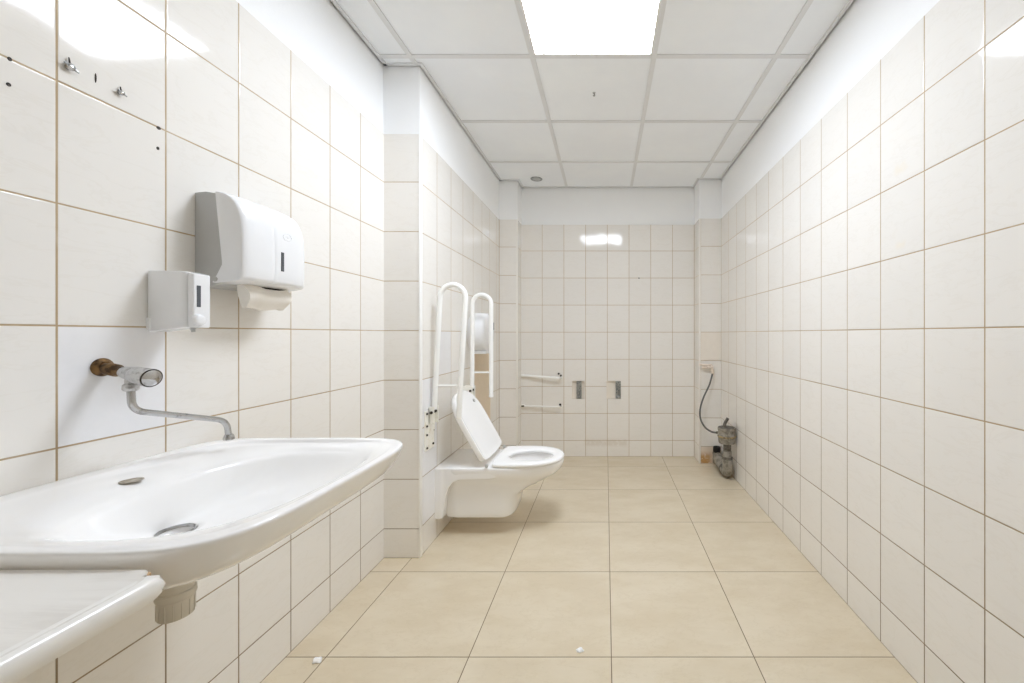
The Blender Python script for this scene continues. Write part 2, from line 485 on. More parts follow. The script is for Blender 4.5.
# ------------------------------------------------------------------ ceiling fittings
t = thing('ceiling_light', 'bright square lit panel set flush in the white ceiling grid', 'ceiling light', ((LX0 + LX1) / 2, (LY0 + LY1) / 2, ZC))
bm = bm_(); f = .02
box(bm, LX0 + .012, LX0 + f, LY0 + .012, LY1 - .012, ZC + .001, ZC + .012); box(bm, LX1 - f, LX1 - .012, LY0 + .012, LY1 - .012, ZC + .001, ZC + .012)
box(bm, LX0 + f, LX1 - f, LY0 + .012, LY0 + f, ZC + .001, ZC + .012); box(bm, LX0 + f, LX1 - f, LY1 - f, LY1 - .012, ZC + .001, ZC + .012)
obj('frame', bm, M['strip'], t, False)
bm = bm_(); box(bm, LX0 + f, LX1 - f, LY0 + f, LY1 - f, ZC + .004, ZC + .010); obj('diffuser', bm, M['panel'], t, False)

t = thing('recessed_spotlight', 'small round grey rimmed spotlight in the ceiling near the far left corner', 'spotlight', (-.61, 3.493, ZC))
bm = bm_(); lathe(bm, (-.61, 3.493, ZC + .006), (0, 0, -1), [(.052, 0), (.052, .005), (.046, .008), (.036, .006), (.033, .0)], 40, False, False); obj('trim_ring', bm, M['steel'], t)
bm = bm_(); lathe(bm, (-.61, 3.493, ZC + .004), (0, 0, -1), [(.034, 0), (.034, .004), (.02, .0065), (.004, .007)], 32); obj('lens', bm, M['absgrey'], t)
bm = bm_(); box(bm, -.735, -.50, 3.415, 3.575, ZC + .0035, ZC + .0062, .001); obj('cover_plate', bm, M['ceil'], t, False)

t = thing('ceiling_hook', 'tiny dark screw hook in the ceiling board behind the lit panel', 'hook', (-.066, 2.25, ZC + .006))
bm = bm_(); lathe(bm, (-.066, 2.25, ZC + .0062), (0, 0, -1), [(.009, 0), (.008, .003), (.003, .004)], 16); obj('plate', bm, M['absgrey'], t)
bm = bm_(); tube(bm, [(-.066 + .005 * math.sin(a) , 2.25, ZC - .003 - .005 * (1 - math.cos(a)) + .008 * (a == 0)) for a in [0, .01, .5, 1.1, 1.7, 2.3, 2.9, 3.5, 4.1, 4.6]], .002, 8); obj('hook', bm, M['bolt'], t)

# ------------------------------------------------------------------ wash basin
YS = .848
def basin_outline(n=96):
    pts = []
    for k in range(n):
        a = 2 * PI * k / n; c, s = math.cos(a), math.sin(a)
        if c >= 0: ax, e = .262, 5.
        else: ax, e = .3303, 9.
        r = (abs(c) ** e + abs(s) ** e) ** (-1 / e)
        pts.append((-.80 + ax * c * r, YS + .305 * s * r))
    return pts
def bowl_outline(n=96):
    pts = []
    for k in range(n):
        a = 2 * PI * k / n; c, s = math.cos(a), math.sin(a)
        e = 2.5; r = (abs(c) ** e + abs(s) ** e) ** (-1 / e)
        pts.append((-.78 + (.193 if c >= 0 else .175) * c * r, YS + .24 * s * r))
    return pts
O, B = basin_outline(), bowl_outline()
DR = (-.924, .853)
D = [(DR[0] + .031 * math.cos(2 * PI * k / 96), DR[1] + .031 * math.sin(2 * PI * k / 96)) for k in range(96)]
rings = []
for s, z in [(.30, .694), (.42, .698), (.55, .705), (.68, .722), (.80, .740), (.88, .756), (.93, .771), (.957, .784), (.977, .801), (.990, .818), (.9975, .830), (1., .8355)]:
    rings.append([(XL + .0005 + (x - XL) * s, YS + (y - YS) * s, z) for x, y in O])
def ins(m, z):
    out = []
    for (ox, oy), (bx, by) in zip(O, B):
        x, y = ox + (bx - ox) * m, oy + (by - oy) * m
        lip = min(1, max(0, (y - .80) / .15)) * min(1, max(0, (-.60 - x) / .12)) if .3 < m < .95 else 0      # sunk shelf at the tap side and far end
        out.append((x, y, z - .009 * lip))
    rings.append(out)
for m, z in [(.006, .8388), (.025, .8408), (.09, .8417), (.24, .8414), (.29, .8410), (.35, .8400), (.45, .8390), (.6, .837), (.78, .833), (.92, .8255), (1., .817)]: ins(m, z)
for m, z in [(.07, .803), (.16, .784), (.28, .765), (.42, .750), (.58, .738), (.75, .729), (.9, .723), (1., .7205)]:
    rings.append([(bx + (dx - bx) * m, by + (dy - by) * m, z) for (bx, by), (dx, dy) in zip(B, D)])
rings.append([(DR[0] + (x - DR[0]) * .96, DR[1] + (y - DR[1]) * .96, .714) for x, y in D]); rings.append([(DR[0] + (x - DR[0]) * .93, DR[1] + (y - DR[1]) * .93, .702) for x, y in D])
t = thing('wash_basin', 'wide white ceramic wash basin with rounded front fixed to the left wall', 'wash basin', (XL, YS, .66))
bm = bm_(); loft(bm, rings); obj('basin', bm, M['ceramic'], t, True, 1)
bm = bm_(); lathe(bm, (DR[0], DR[1], .7195), (0, 0, 1), [(.0288, -.006), (.0290, .0006), (.0296, .0010), (.0308, .0009), (.0312, .0003), (.0312, -.002)], 40, False, False); obj('drain_ring', bm, M['chrome'], t)
bm = bm_(); lathe(bm, (-.996, .833, .8335), (0, 0, 1), [(.0180, 0), (.0180, .0008), (.0165, .0011), (.0150, .0004), (.004, .0002)], 32); tag(obj('tap_hole_disc', bm, M['hole_disc'], t), 'grey disc coloured as the shade in the open tap hole')  # the open tap hole drawn as a disc in its shade colour
bm = bm_(); lathe(bm, (DR[0], DR[1], .705), (0, 0, -1), [(.034, 0), (.031, .03), (.0292, .06), (.0288, .118)], 40)
w = obj('waste_outlet', bm, M['pvcwhite'], t)
bm = bm_(); lathe(bm, (DR[0], DR[1], .705), (0, 0, -1), [(.0285, .112), (.0312, .112), (.0322, .115), (.0322, .124), (.0305, .128), (.0296, .129), (.0285, .166), (.0275, .168), (.0245, .168), (.0245, .14)], 40, False, True)
for k in range(14):
    a = 2 * PI * k / 14
    c = Vector((DR[0] + .0292 * math.cos(a), DR[1] + .0292 * math.sin(a), 0))
    tube(bm, [(c.x, c.y, .572), (c.x, c.y, .540)], .0011, 6)
obj('coupling_nut', bm, M['pvcwhite'], w)

# ------------------------------------------------------------------ worktop in front of the basin
t = thing('worktop', 'marbled white worktop with a chipped corner in front of the basin', 'worktop', (XL, .2, .79))
ZW = .820; XW = -.613; YW = .5410
random.seed(4)
pts = [(XL + .002, -.55), (XW + .012, -.55)]
edge = [(XW + .012, .505)]
jag = [(XW + .008, .518), (XW + .005, .524), (XW - .002, .526), (XW - .001, .531), (XW - .007, .533), (XW - .008, .538), (XW - .013, .540), (XW - .015, YW)]
bm = bm_(); prism(bm, pts + edge + jag + [(XL + .002, YW)], 'z', ZW - .0295, ZW, 0); tag(obj('board', bm, M['marble'], t, False), 'marbled white top surface')
prof = [(-.010, ZW + .0002), (.003, ZW - .0002), (.008, ZW - .0025), (.0108, ZW - .007), (.0115, ZW - .015), (.0108, ZW - .023), (.0075, ZW - .029), (-.010, ZW - .0302)]
bm = bm_(); rings = []
for y in [-.55, -.2, .2, .40, .48, .510]: rings.append([(XW + .012 + x, y, z) for x, z in prof])
for k, (y, s) in enumerate([(.518, .985), (.525, .93), (.531, .78)]):
    rings.append([(XW + .012 + x * s - (1 - s) * .012, y + (.006 * ((i * 7 + k * 3) % 5) / 5), z * s + (ZW - .015) * (1 - s)) for i, (x, z) in enumerate(prof)])
loft(bm, rings); tag(obj('front_edge', bm, plain('white laminate edge', (238, 236, 232), .22, 0, .02), t), 'rounded white front edge')
bm = bm_(); prism(bm, [(XW - .016, YW - .0004), (XW - .010, .5415), (XW - .005, .5395), (XW - .004, .534), (XW + .002, .532), (XW + .002, .526), (XW + .008, .525), (XW + .009, .512), (XW - .03, .512), (XW - .034, YW - .004)], 'z', ZW - .0285, ZW - .003, .0006)
tag(obj('broken_core', bm, M['chipboard'], t, False), 'bare brown chipboard at the broken corner')

bm = bm_(); box(bm, XL + .012, XW - .03, -.545, -.525, 0, ZW - .0297, .001); obj('side_panel', bm, M['door'], t, False)

# ------------------------------------------------------------------ wall faucet
t = thing('wall_faucet', 'chrome wall faucet with tarnished brass stub and long swivel spout above the basin', 'faucet', (XL, .888, 1.066))
A = Vector((XL, .889, 1.0672)); E = Vector((-1.000, .873, 1.0445)); ax = (E - A).normalized(); L = (E - A).length
bm = bm_(); lathe(bm, A, (1, 0, 0), [(.0200, 0), (.0205, .003), (.0190, .006), (.0140, .0085), (.013, .010)], 36); r_ = obj('wall_rosette', bm, M['brass'], t)
bm = bm_(); lathe(bm, A + ax * .002, ax, [(.0112, 0), (.0112, .014), (.0135, .016), (.0138, .040), (.0122, .042), (.0112, .046), (.0112, .062)], 28); obj('brass_stub', bm, M['brass'], t)
bm = bm_(); lathe(bm, A + ax * .060, ax, [(.0118, 0), (.0125, .002), (.0140, .014), (.0155, .026), (.0160, .031)], 32); obj('valve_body', bm, M['limey'], t)
bm = bm_(); lathe(bm, A + ax * .090, ax, [(.0160, 0), (.0180, .004), (.0195, .018), (.0206, .036), (.0206, .041), (.0195, .0432)], 36, True, True); k_ = obj('knob', bm, M['limey'], t)
bm = bm_(); lathe(bm, A + ax * .1332, ax, [(.0198, -.002), (.0200, .0008), (.0182, .0012), (.0180, .0002)], 36, False, False); tag(obj('knob_rim', bm, M['bolt'], k_), 'dark ring round the knob cap')
bm = bm_(); lathe(bm, A + ax * .1332, ax, [(.0181, -.001), (.0178, .0012), (.013, .0036), (.004, .0042)], 36); tag(obj('knob_cap', bm, M['chrome'], k_), 'shiny round knob cap')
S = A + ax * .079
bm = bm_(); lathe(bm, S + Vector((0, 0, -.010)), (0, 0, -1), [(.0095, 0), (.0095, .012), (.0125, .014), (.0135, .018), (.0135, .024), (.0110, .028), (.0085, .029)], 6 * 5); obj('spout_nut', bm, M['limey'], t)
p0 = S + Vector((0, 0, -.036)); tip = Vector((-1.010, 1.063, .861))
q1 = p0 + Vector((.000, .002, -.047)); q2 = tip + Vector((-.002, -.004, .050))
bm = bm_(); tube(bm, fillet([p0, q1, q2, tip], .034, 10), .0069, 20); sp = obj('spout', bm, M['chrome'], t)
bm = bm_(); lathe(bm, tip + Vector((0, 0, .008)), (0, 0, -1), [(.0088, -.004), (.0105, 0), (.0122, .005), (.0122, .010), (.0105, .0115), (.008, .0116)], 28); obj('aerator', bm, M['chrome'], sp)

# ------------------------------------------------------------------ soap dispenser
SY0, SY1 = .976, 1.024
t = thing('soap_dispenser', 'small white soap dispenser with a round push button beside the paper towel dispenser', 'soap dispenser', (XL, 1.0, 1.15))
bm = bm_(); box(bm, XL, XL + .006, SY0 + .004, SY1 - .004, 1.150, 1.296, .001); box(bm, XL, XL + .010, SY0 - .0015, SY0 + .006, 1.153, 1.182, .001); obj('back_plate', bm, M['abs'], t, False)
def rounded(x0, x1, y0, y1, r, n=6):
    """plan outline: square at the wall, round at the front"""
    o = [(x0, y0)]
    for (cx, cy, a0) in ((x1 - r, y0 + r, -PI / 2), (x1 - r, y1 - r, 0)):
        for k in range(n + 1): o.append((cx + r * math.cos(a0 + PI / 2 * k / n), cy + r * math.sin(a0 + PI / 2 * k / n)))
    return o + [(x0, y1)]
zt_ = lambda x: 1.2985 - .05 * max(0, x + 1.07)           # top sinks a little to the front
zb_ = lambda x: 1.147 + .115 * max(0, min(.10, x - XL))
bm = bm_(); pl = rounded(XL + .004, -1.0345, SY0, SY1, .015)
cen = (-1.085, 1.0)
def sring(pl, f, top, dz):
    return [(cen[0] + (x - cen[0]) * f, cen[1] + (y - cen[1]) * f, (zt_(x) - dz) if top else (zb_(x) + dz)) for x, y in pl]
loft(bm, [sring(pl, .93, 0, 0), sring(pl, .985, 0, .0012), sring(pl, 1, 0, .005), sring(pl, 1, 1, .006), sring(pl, .985, 1, .0015), sring(pl, .93, 1, 0)])
obj('body', bm, M['abs'], t)
bm = bm_(); pl = [(-1.0322, SY0 + .0045)] + [(x, y) for x, y in rounded(-1.032, -1.0195, SY0 + .0045, SY1, .004)[1:-1]] + [(-1.0322, SY1)]
cen = (-1.03, 1.0)
zt_ = lambda x: 1.2955 - .25 * max(0, x + 1.035); zb_ = lambda x: 1.1575
loft(bm, [sring(pl, .93, 0, 0), sring(pl, 1, 0, .004), sring(pl, 1, 1, .005), sring(pl, .985, 1, .0015), sring(pl, .92, 1, 0)])
bm2 = bm_(); box(bm2, -1.05, -1.03, SY0 + .010, SY1 - .004, 1.165, 1.285); obj('dark_seam_core', bm2, M['window'], t, False)  # dark core behind the gap, paints the seam as a shaded line
fc = obj('front_cover', bm, M['abs'], t)
bm = bm_(); box(bm, -1.0205, -1.0188, .9885, .9985, 1.209, 1.263, .0005); tag(obj('level_window', bm, M['window'], fc, False), 'dark grey level window')
bm = bm_(); lathe(bm, (-1.0205, .9915, 1.1765), (1, 0, 0), [(.0150, 0), (.0150, .003), (.0132, .0085), (.0112, .0102), (.004, .0106)], 32); obj('push_button', bm, M['abs'], t)
bm = bm_(); lathe(bm, (-1.040, .999, 1.159), (.1, 0, -1), [(.006, 0), (.006, .006), (.0042, .007), (.0042, .012)], 18); obj('nozzle', bm, M['absgrey'], t)

# ------------------------------------------------------------------ paper towel dispenser
PY0, PY1 = 1.0886, 1.3262
t = thing('paper_towel_dispenser', 'large white paper towel dispenser with grey sides on the left wall', 'paper towel dispenser', (XL, 1.207, 1.28))
bm = bm_(); prism(bm, [(XL, 1.2725), (-1.078, 1.2745), (-1.02, 1.30), (-1.03, 1.46), (-1.071, 1.529), (-1.10, 1.534), (XL, 1.531)], 'y', PY0 + .0022, PY1 - .0022, .0015); tag(obj('back_case', bm, M['absgrey'], t, False), 'grey back case showing at the sides')
prof = fillet([(-1.0800, 0, 1.2810), (-1.0515, 0, 1.336), (-1.0720, 0, 1.5335), (-1.000, 0, 1.5335), (-.9875, 0, 1.42), (-.994, 0, 1.291), (-1.0790, 0, 1.2805)], .004, 3)
# longer arc over the top front edge
prof = [(-1.0800, 1.2835), (-1.0660, 1.3070), (-1.0520, 1.3330), (-1.0518, 1.3400), (-1.0620, 1.4350), (-1.0720, 1.5320), (-1.0700, 1.5345), (-1.0580, 1.5345), (-1.0430, 1.5315), (-1.0290, 1.5245), (-1.0150, 1.5120), (-1.0040, 1.4960), (-.9965, 1.4770), (-.9920, 1.4550), (-.9895, 1.4200), (-.9885, 1.3800), (-.9890, 1.3300), (-.9910, 1.3020), (-.9935, 1.2945), (-.9980, 1.2915), (-1.0300, 1.2860), (-1.0700, 1.2815)]
ends = [(0., .845, .962), (.0015, .880, .972), (.006, .915, .981), (.013, .948, .989), (.022, .974, .995), (.034, .992, .999), (.048, 1., 1.)]
bm = bm_(); rings = []
def tprof(y, f, g):
    return [((-1.0720 + (x + 1.0720) * f) if x > -1.0520 and z > 1.2850 and not z < 1.29 else x, y, 1.283 + (z - 1.283) * g) for x, z in prof]
def tprof(y, f, g):
    out = []
    for x, z in prof:
        k = max(0., (x + 1.0720)) / .0835
        out.append((x - (1 - f) * .0835 * k ** 1.5, y, 1.283 + (z - 1.283) * (1 - (1 - g) * k ** .5)))
    return out
for e, f, g in ends: rings.append(tprof(PY0 + e, f, g))
rings.append(tprof(1.172, 1.0, 1.)); rings.append(tprof(1.182, 1.002, 1.)); rings.append(tprof(1.1838, .988, .999)); rings.append(tprof(1.1866, .988, .999)); rings.append(tprof(1.1884, 1.002, 1.)); rings.append(tprof(1.20, 1.0, 1.))
ends2 = [(0., .72, .90), (.0015, .77, .925), (.006, .83, .945), (.013, .885, .963), (.024, .935, .980), (.040, .972, .991), (.060, .99, .998), (.080, 1., 1.)]
for e, f, g in reversed(ends2): rings.append(tprof(PY1 - e, f, g))
loft(bm, rings); cv = obj('cover', bm, M['abs'], t, True, 0, 50)
bm = bm_(); lathe(bm, (-1.0715, PY0 + .002, 1.2925), (0, -1, 0), [(.0068, 0), (.0068, .003), (.0055, .0042), (.0018, .0042)], 24); obj('hinge_pin', bm, M['absgrey'], cv)
bm = bm_(); box(bm, -.9905, -.9872, 1.208, 1.218, 1.333, 1.391, .0006); tag(obj('level_window', bm, M['window'], cv, False), 'dark grey level window')
bm = bm_()
ring = [(-.9888, 1.232 + .016 * math.cos(2 * PI * k / 40), 1.441 + .0105 * math.sin(2 * PI * k / 40)) for k in range(41)]
tube(bm, ring, .0006, 6, False)
tube(bm, [(-.9886, 1.2225, 1.4385), (-.9886, 1.2285, 1.4435), (-.9886, 1.2345, 1.4385), (-.9886, 1.2415, 1.4435)], .0006, 6)
tag(obj('embossed_emblem', bm, M['abs'], cv), 'faint oval emblem moulded in the cover')
bm = bm_(); box(bm, -1.064, -1.040, 1.15, 1.285, 1.2795, 1.2838); tag(obj('slot', bm, M['dark'], t, False), 'dark paper slot underneath')

# folded towel hanging from the slot
bm = bm_()
def sheet(x0, bulge, y0, y1, z0, z1, ny=14, nz=8):
    g = []
    for i in range(ny + 1):
        u = i / ny; col_ = []
        for j in range(nz + 1):
            v = j / nz
            ins_ = .012 * (v ** 1.5) * (1 if u < .5 else -1) * abs(1 - 2 * u)
            x = x0 + bulge * math.sin(PI * min(1, v * 1.05)) + .004 * math.sin(7 * u + 2 * v)
            col_.append(bm.verts.new((x, y0 + (y1 - y0) * u + ins_ , z1 + (z0 - z1) * v + .003 * math.sin(9 * u) * v)))
        g.append(col_)
    for i in range(ny):
        for j in range(nz): bm.faces.new((g[i][j], g[i + 1][j], g[i + 1][j + 1], g[i][j + 1]))
    return g
a = sheet(-1.046, .020, 1.137, 1.296, 1.2165, 1.288); b = sheet(-1.060, -.004, 1.140, 1.293, 1.2165, 1.288)
for i in range(14): bm.faces.new((a[i][8], a[i + 1][8], b[i + 1][8], b[i][8]))
for g_ in (0, 14):
    for j in range(8): bm.faces.new((a[g_][j], a[g_][j + 1], b[g_][j + 1], b[g_][j]))
for i in range(14): bm.faces.new((a[i][0], a[i + 1][0], b[i + 1][0], b[i][0]))
tag(obj('paper_towel', bm, M['paper']), 'folded cream paper towel hanging out below the towel dispenser', 'paper towel')

# ------------------------------------------------------------------ mirror clips and dark discs for open holes above the basin
def clip(loc, s, label, rot):
    loc = Vector(loc)
    t = thing('mirror_clip', label, 'clip', loc, 'old mirror clips')
    bm = bm_(); lathe(bm, loc, (1, 0, 0), [(.0052 * s, 0), (.0052 * s, .005), (.0075 * s, .0055), (.0070 * s, .009), (.003 * s, .0105)], 16); obj('screw', bm, M['chrome'], t)
    for k, (dy, dz, ll) in enumerate(((-1, .42, .012), (1, -.42, .013))):
        d = Vector((0, math.cos(rot) * dy, dz)).normalized()
        bm = bm_(); a, b = loc + Vector((.004, 0, 0)), loc + Vector((.008, 0, 0)) + d * ll * s
        tube(bm, [a, (a + b) / 2 + Vector((.002, 0, 0)), b], [.0034 * s, .0028 * s, .0018 * s], 8); obj('wing', bm, M['steel'], t)
    bm = bm_(); tube(bm, [loc + Vector((.0, 0, .005)), loc + Vector((.0045, 0, .0085 * s)), loc + Vector((.003, 0, .020 * s))], [.002, .0016, .001], 8); obj('pin', bm, M['bolt'], t)
def lw(px, py):
    y = 396.51 * 1.1303 / (605.64 - px); return Vector((XL, y, EYE - (py - 334.05) * y / 396.51))
clip(lw(67.5, 67), 1.0, 'larger metal mirror clip high on the left wall beside a vertical joint', 0)
clip(lw(119, 93), .72, 'smaller metal mirror clip high on the left wall beyond the dark slit disc', .2)
def hole_disc(px, py, ry, rz, label):  # open holes drawn as dark discs, their inner shade put into colour
    c = lw(px, py); bm = bm_()
    pr = [(1., 0), (1., .0008), (.8, .0014), (.3, .0010)]
    rings = [[(c.x + h, c.y + ry * r * math.cos(2 * PI * k / 16), c.z + rz * r * math.sin(2 * PI * k / 16)) for k in range(16)] for r, h in pr]
    loft(bm, rings); tag(obj('wall_hole_disc', bm, M['bolt']), label, 'wall hole disc', 'dark discs for old holes in the tiles')
hole_disc(95.5, 78, .0013, .0105, 'narrow upright dark disc painted as a slit hole between the two mirror clips')
hole_disc(9.5, 59, .0030, .0038, 'dark disc painted as a hole in the tile joint above and left of the basin, beside the tile edge')
hole_disc(8.5, 84.5, .0032, .0035, 'dark disc painted as a hole in the left tile just below the joint, left of the clips')
hole_disc(158.5, 128, .0048, .0040, 'dark disc painted as a ragged hole in the joint corner beyond the smaller mirror clip')
hole_disc(157.8, 148.3, .0032, .0042, 'dark disc painted as a hole in the tile below the ragged joint hole')

# ------------------------------------------------------------------ toilet
YT = 2.385
t = thing('toilet', 'white wall hung toilet with its lid raised beside the pier', 'toilet', (XS, YT, .1))
def tring(z, x0, xf, hw, e=2.5, n=48, xm=None):
    """outline: straight flanks from the wall, rounded front reaching xf"""
    xm = xm if xm is not None else xf - (xf - x0) * .52
    pts = []
    for k in range(n + 1):
        a = -PI / 2 + PI * k / n; c, s = math.cos(a), math.sin(a)
        r = (abs(c) ** e + abs(s) ** e) ** (-1 / e)
        pts.append((xm + (xf - xm) * c * r, YT + hw * s * r, z))
    for f in (.66, .33, 0): pts.append((x0 + (xm - x0) * f, YT + hw, z))
    for f in (0, .33, .66): pts.append((x0 + (xm - x0) * f, YT - hw, z))
    return pts
bm = bm_()
up_ = [(.300, -.335, .157), (.318, -.300, .168), (.336, -.276, .180), (.352, -.262, .187), (.372, -.252, .190), (.385, -.250, .1905), (.393, -.2515, .1895), (.3975, -.256, .187)]
lo_ = [(.098, -.545, .130), (.101, -.530, .139), (.110, -.521, .144), (.14, -.513, .1460), (.19, -.505, .1465), (.222, -.496, .147), (.240, -.470, .148), (.256, -.430, .149), (.272, -.392, .151), (.287, -.360, .153)]
R = [tring(z, XS, xf, hw, 2.4 if z > .25 else 3.2, xm=-.60 if z > .2 else -.62) for z, xf, hw in lo_ + up_]
# bowl interior, an oval well sunk from the top
def oval(z, cx, ax, ay, e=2.2, n=48):
    pts = []
    for k in range(n + 1):
        a = -PI / 2 + PI * k / n; c, s = math.cos(a), math.sin(a); r = (abs(c) ** e + abs(s) ** e) ** (-1 / e)
        pts.append((cx + ax * c * r, YT + ay * s * r, z))
    for k in range(1, 7):
        a = PI / 2 + PI * k / 7; c, s = math.cos(a), math.sin(a); r = (abs(c) ** e + abs(s) ** e) ** (-1 / e)
        pts.append((cx + ax * c * r, YT + ay * s * r, z))
    return pts
R += [oval(.3985, -.445, .165, .145), oval(.394, -.445, .150, .128), oval(.375, -.445, .142, .120), oval(.32, -.455, .125, .105), oval(.27, -.475, .09, .08), oval(.235, -.49, .055, .05)]
loft(bm, R); obj('bowl', bm, M['ceramic'], t, True, 1)
# mounting flange, the deep shelf behind the seat and the rounded side webs
bm = bm_()
def slab_ring(x, hw, z0, z1, r, n=6):
    pts = []
    for (cy, cz, a0) in ((YT + hw - r, z1 - r, 0), (YT - hw + r, z1 - r, PI / 2), (YT - hw + r, z0 + r, PI), (YT + hw - r, z0 + r, 3 * PI / 2)):
        for k in range(n + 1): pts.append((x, cy + r * math.cos(a0 + PI / 2 * k / n), cz + r * math.sin(a0 + PI / 2 * k / n)))
    return pts
loft(bm, [slab_ring(XS, .186, .112, .3972, .010), slab_ring(XS + .028, .1885, .112, .3978, .010), slab_ring(XS + .040, .186, .116, .3978, .010), slab_ring(XS + .048, .1840, .17, .3978, .010), slab_ring(XS + .058, .1850, .235, .3978, .010), slab_ring(XS + .075, .1860, .285, .3978, .010), slab_ring(XS + .10, .187, .315, .3978, .010), slab_ring(XS + .135, .1885, .329, .3978, .010), slab_ring(XS + .30, .1895, .333, .3972, .010), slab_ring(XS + .34, .186, .338, .394, .010)])
obj('mounting_flange', bm, M['ceramic'], t)

XH, ZH = -.655, .4225       # hinge line
def dring(sx, sy, inset=0., n=40, length=.405, hw=.190, um=.15, e=2.25):
    """D outline in (u along, v across): square at the hinge end, round at the tip"""
    pts = []
    for k in range(n + 1):
        a = -PI / 2 + PI * k / n; c, s = math.cos(a), math.sin(a); r = (abs(c) ** e + abs(s) ** e) ** (-1 / e)
        pts.append((um + (length - inset - um) * c * r, (hw - inset) * s * r))
    rb = .03
    for (u, v) in ((.08, 1.), (.03 + inset * .5, .985), (.006 + inset, .94)): pts.append((u, (hw - inset) * v))
    for (u, v) in ((.006 + inset, -.94), (.03 + inset * .5, -.985), (.08, -1.)): pts.append((u, (hw - inset) * v))
    return pts
def hole(a, b, cu=.205, n=40, e=2.1):
    pts = []
    for k in range(n + 1):
        w_ = -PI / 2 + PI * k / n; c, s = math.cos(w_), math.sin(w_); r = (abs(c) ** e + abs(s) ** e) ** (-1 / e); pts.append((cu + a * c * r, b * s * r))
    for k in range(1, 7):
        w_ = PI / 2 + PI * k / 7; c, s = math.cos(w_), math.sin(w_); r = (abs(c) ** e + abs(s) ** e) ** (-1 / e); pts.append((cu + a * c * r, b * s * r))
    return pts
bm = bm_(); S_ = lambda P, z: [(XH + u, YT + v, z) for u, v in P]
h0 = hole(.128, .102); h1 = hole(.134, .108); h2 = hole(.145, .119)
rr = [S_(h1, .4000), S_(dring(1, 1, .004), .3990), S_(dring(1, 1, 0), .4020), S_(dring(1, 1, 0), .4130), S_(dring(1, 1, .004), .4185), S_(dring(1, 1, .014), .4215), S_(h2, .4195), S_(h1, .4150), S_(h0, .4080), S_(h1, .4000)]
loft(bm, rr, False, False); obj('seat', bm, M['seat'], t, True, 1)
th = math.radians(29.5); U = Vector((-math.sin(th), 0, math.cos(th))); N = Vector((math.cos(th), 0, math.sin(th)))   # N: inner face, towards the room
H = Vector((XH - .004, YT, ZH + .002))
LD = lambda P, h: [H + U * u + Vector((0, v, 0)) + N * h for u, v in P]
dr2 = lambda i: dring(1, 1, i, 40, .432, .192, .23, 2.5)
bm = bm_(); loft(bm, [LD(dr2(.05), -.0365), LD(dr2(.014), -.0350), LD(dr2(.005), -.032), LD(dr2(.001), -.026), LD(dr2(0), -.003), LD(dr2(.002), .0003), LD(dr2(.010), .0008), LD(dr2(.016), -.0035), LD(dr2(.05), -.0055)]); lid = obj('lid', bm, M['seat'], t, True, 1)
for s in (-.115, .115):
    bm = bm_(); o_ = H + U * .345 + Vector((0, s, 0)); lathe(bm, o_ - N * .006, N, [(.011, 0), (.011, .006), (.008, .009), (.002, .0095)], 18); obj('buffer', bm, M['absgrey'], lid)
for s in (-.1915, .1915):
    bm = bm_(); lathe(bm, (XH - .004, YT + s - .006, .411), (0, 1, 0), [(.0085, 0), (.0095, .001), (.0095, .011), (.0085, .012)], 20); obj('hinge', bm, M['absgrey'], t)

# ------------------------------------------------------------------ folding support rails, both swung up
def support_rail(label, y, lx0, lx1, rx0, rx1, zlow, ztop, zend, zcross, plate):
    t = thing('support_rail', label, 'grab rail', (XS, y, zlow), 'swing up support rails by the toilet')
    rad = .0138
    cx0, cx1 = lx1, rx1; w = (rx1 - lx1) / 2
    arch = [(cx0 + w - w * math.cos(PI * k / 20), y, ztop - w + w * math.sin(PI * k / 20)) for k in range(21)]
    bm = bm_(); tube(bm, [(lx0, y, zlow)] + arch + [(rx0, y, zend)], rad, 20); obj('tube', bm, M['rail'], t)
    bm = bm_(); lathe(bm, (rx0, y, zend + .010), (0, 0, -1), [(.0150, 0), (.0152, .012), (.013, .0165), (.004, .018)], 24); obj('end_cap', bm, M['rail'], t)
    fl = (zcross - zlow) / (ztop - w - zlow); fr = (zcross - zend) / (ztop - w - zend)
    bm = bm_(); tube(bm, [(lx0 + (lx1 - lx0) * fl, y, zcross), (rx0 + (rx1 - rx0) * fr, y, zcross)], .0062, 12); obj('crossbar', bm, M['rail'], t)
    (y0, y1, z0, z1) = plate
    bm = bm_(); box(bm, XS, XS + .006, y0, y1, z0, z1, .0015); pl = obj('wall_plate', bm, M['yellowed'], t, False)
    bm = bm_(); box(bm, XS + .004, lx0 + .012, y - .034, y - .026, zlow - .075, zlow + .018, .002); box(bm, XS + .004, lx0 + .012, y + .020, y + .028, zlow - .075, zlow + .018, .002)
    box(bm, XS + .004, XS + .012, y - .034, y + .028, zlow - .12, zlow + .01, .002); obj('hinge_bracket', bm, M['yellowed'], t, False)
    bm = bm_(); tube(bm, [(lx0 - .001, y - .040, zlow - .012), (lx0 - .001, y + .034, zlow - .012)], .0075, 14); obj('pivot_bolt', bm, M['bolt'], t)
    for (fy, fz) in ((.14, .93), (.14, .62), (.14, .40), (.16, .07), (.84, .80), (.84, .45), (.84, .10)):
        c = (XS + .006, y0 + (y1 - y0) * fy, z0 + (z1 - z0) * fz)
        bm = bm_(); lathe(bm, c, (1, 0, 0), [(.0060, 0), (.0060, .004), (.0048, .0060), (.002, .0063)], 6); obj('bolt', bm, M['bolt'], pl, False)
support_rail('white swing up support rail on the near side of the toilet', 2.145, -.926, -.896, -.795, -.757, .735, 1.408, .690, .862, (2.072, 2.180, .525, .735))
support_rail('white swing up support rail on the far side of the toilet, by the paper roll', 2.640, -.888, -.887, -.7615, -.7615, .780, 1.404, .728, .886, (2.585, 2.695, .56, .775))

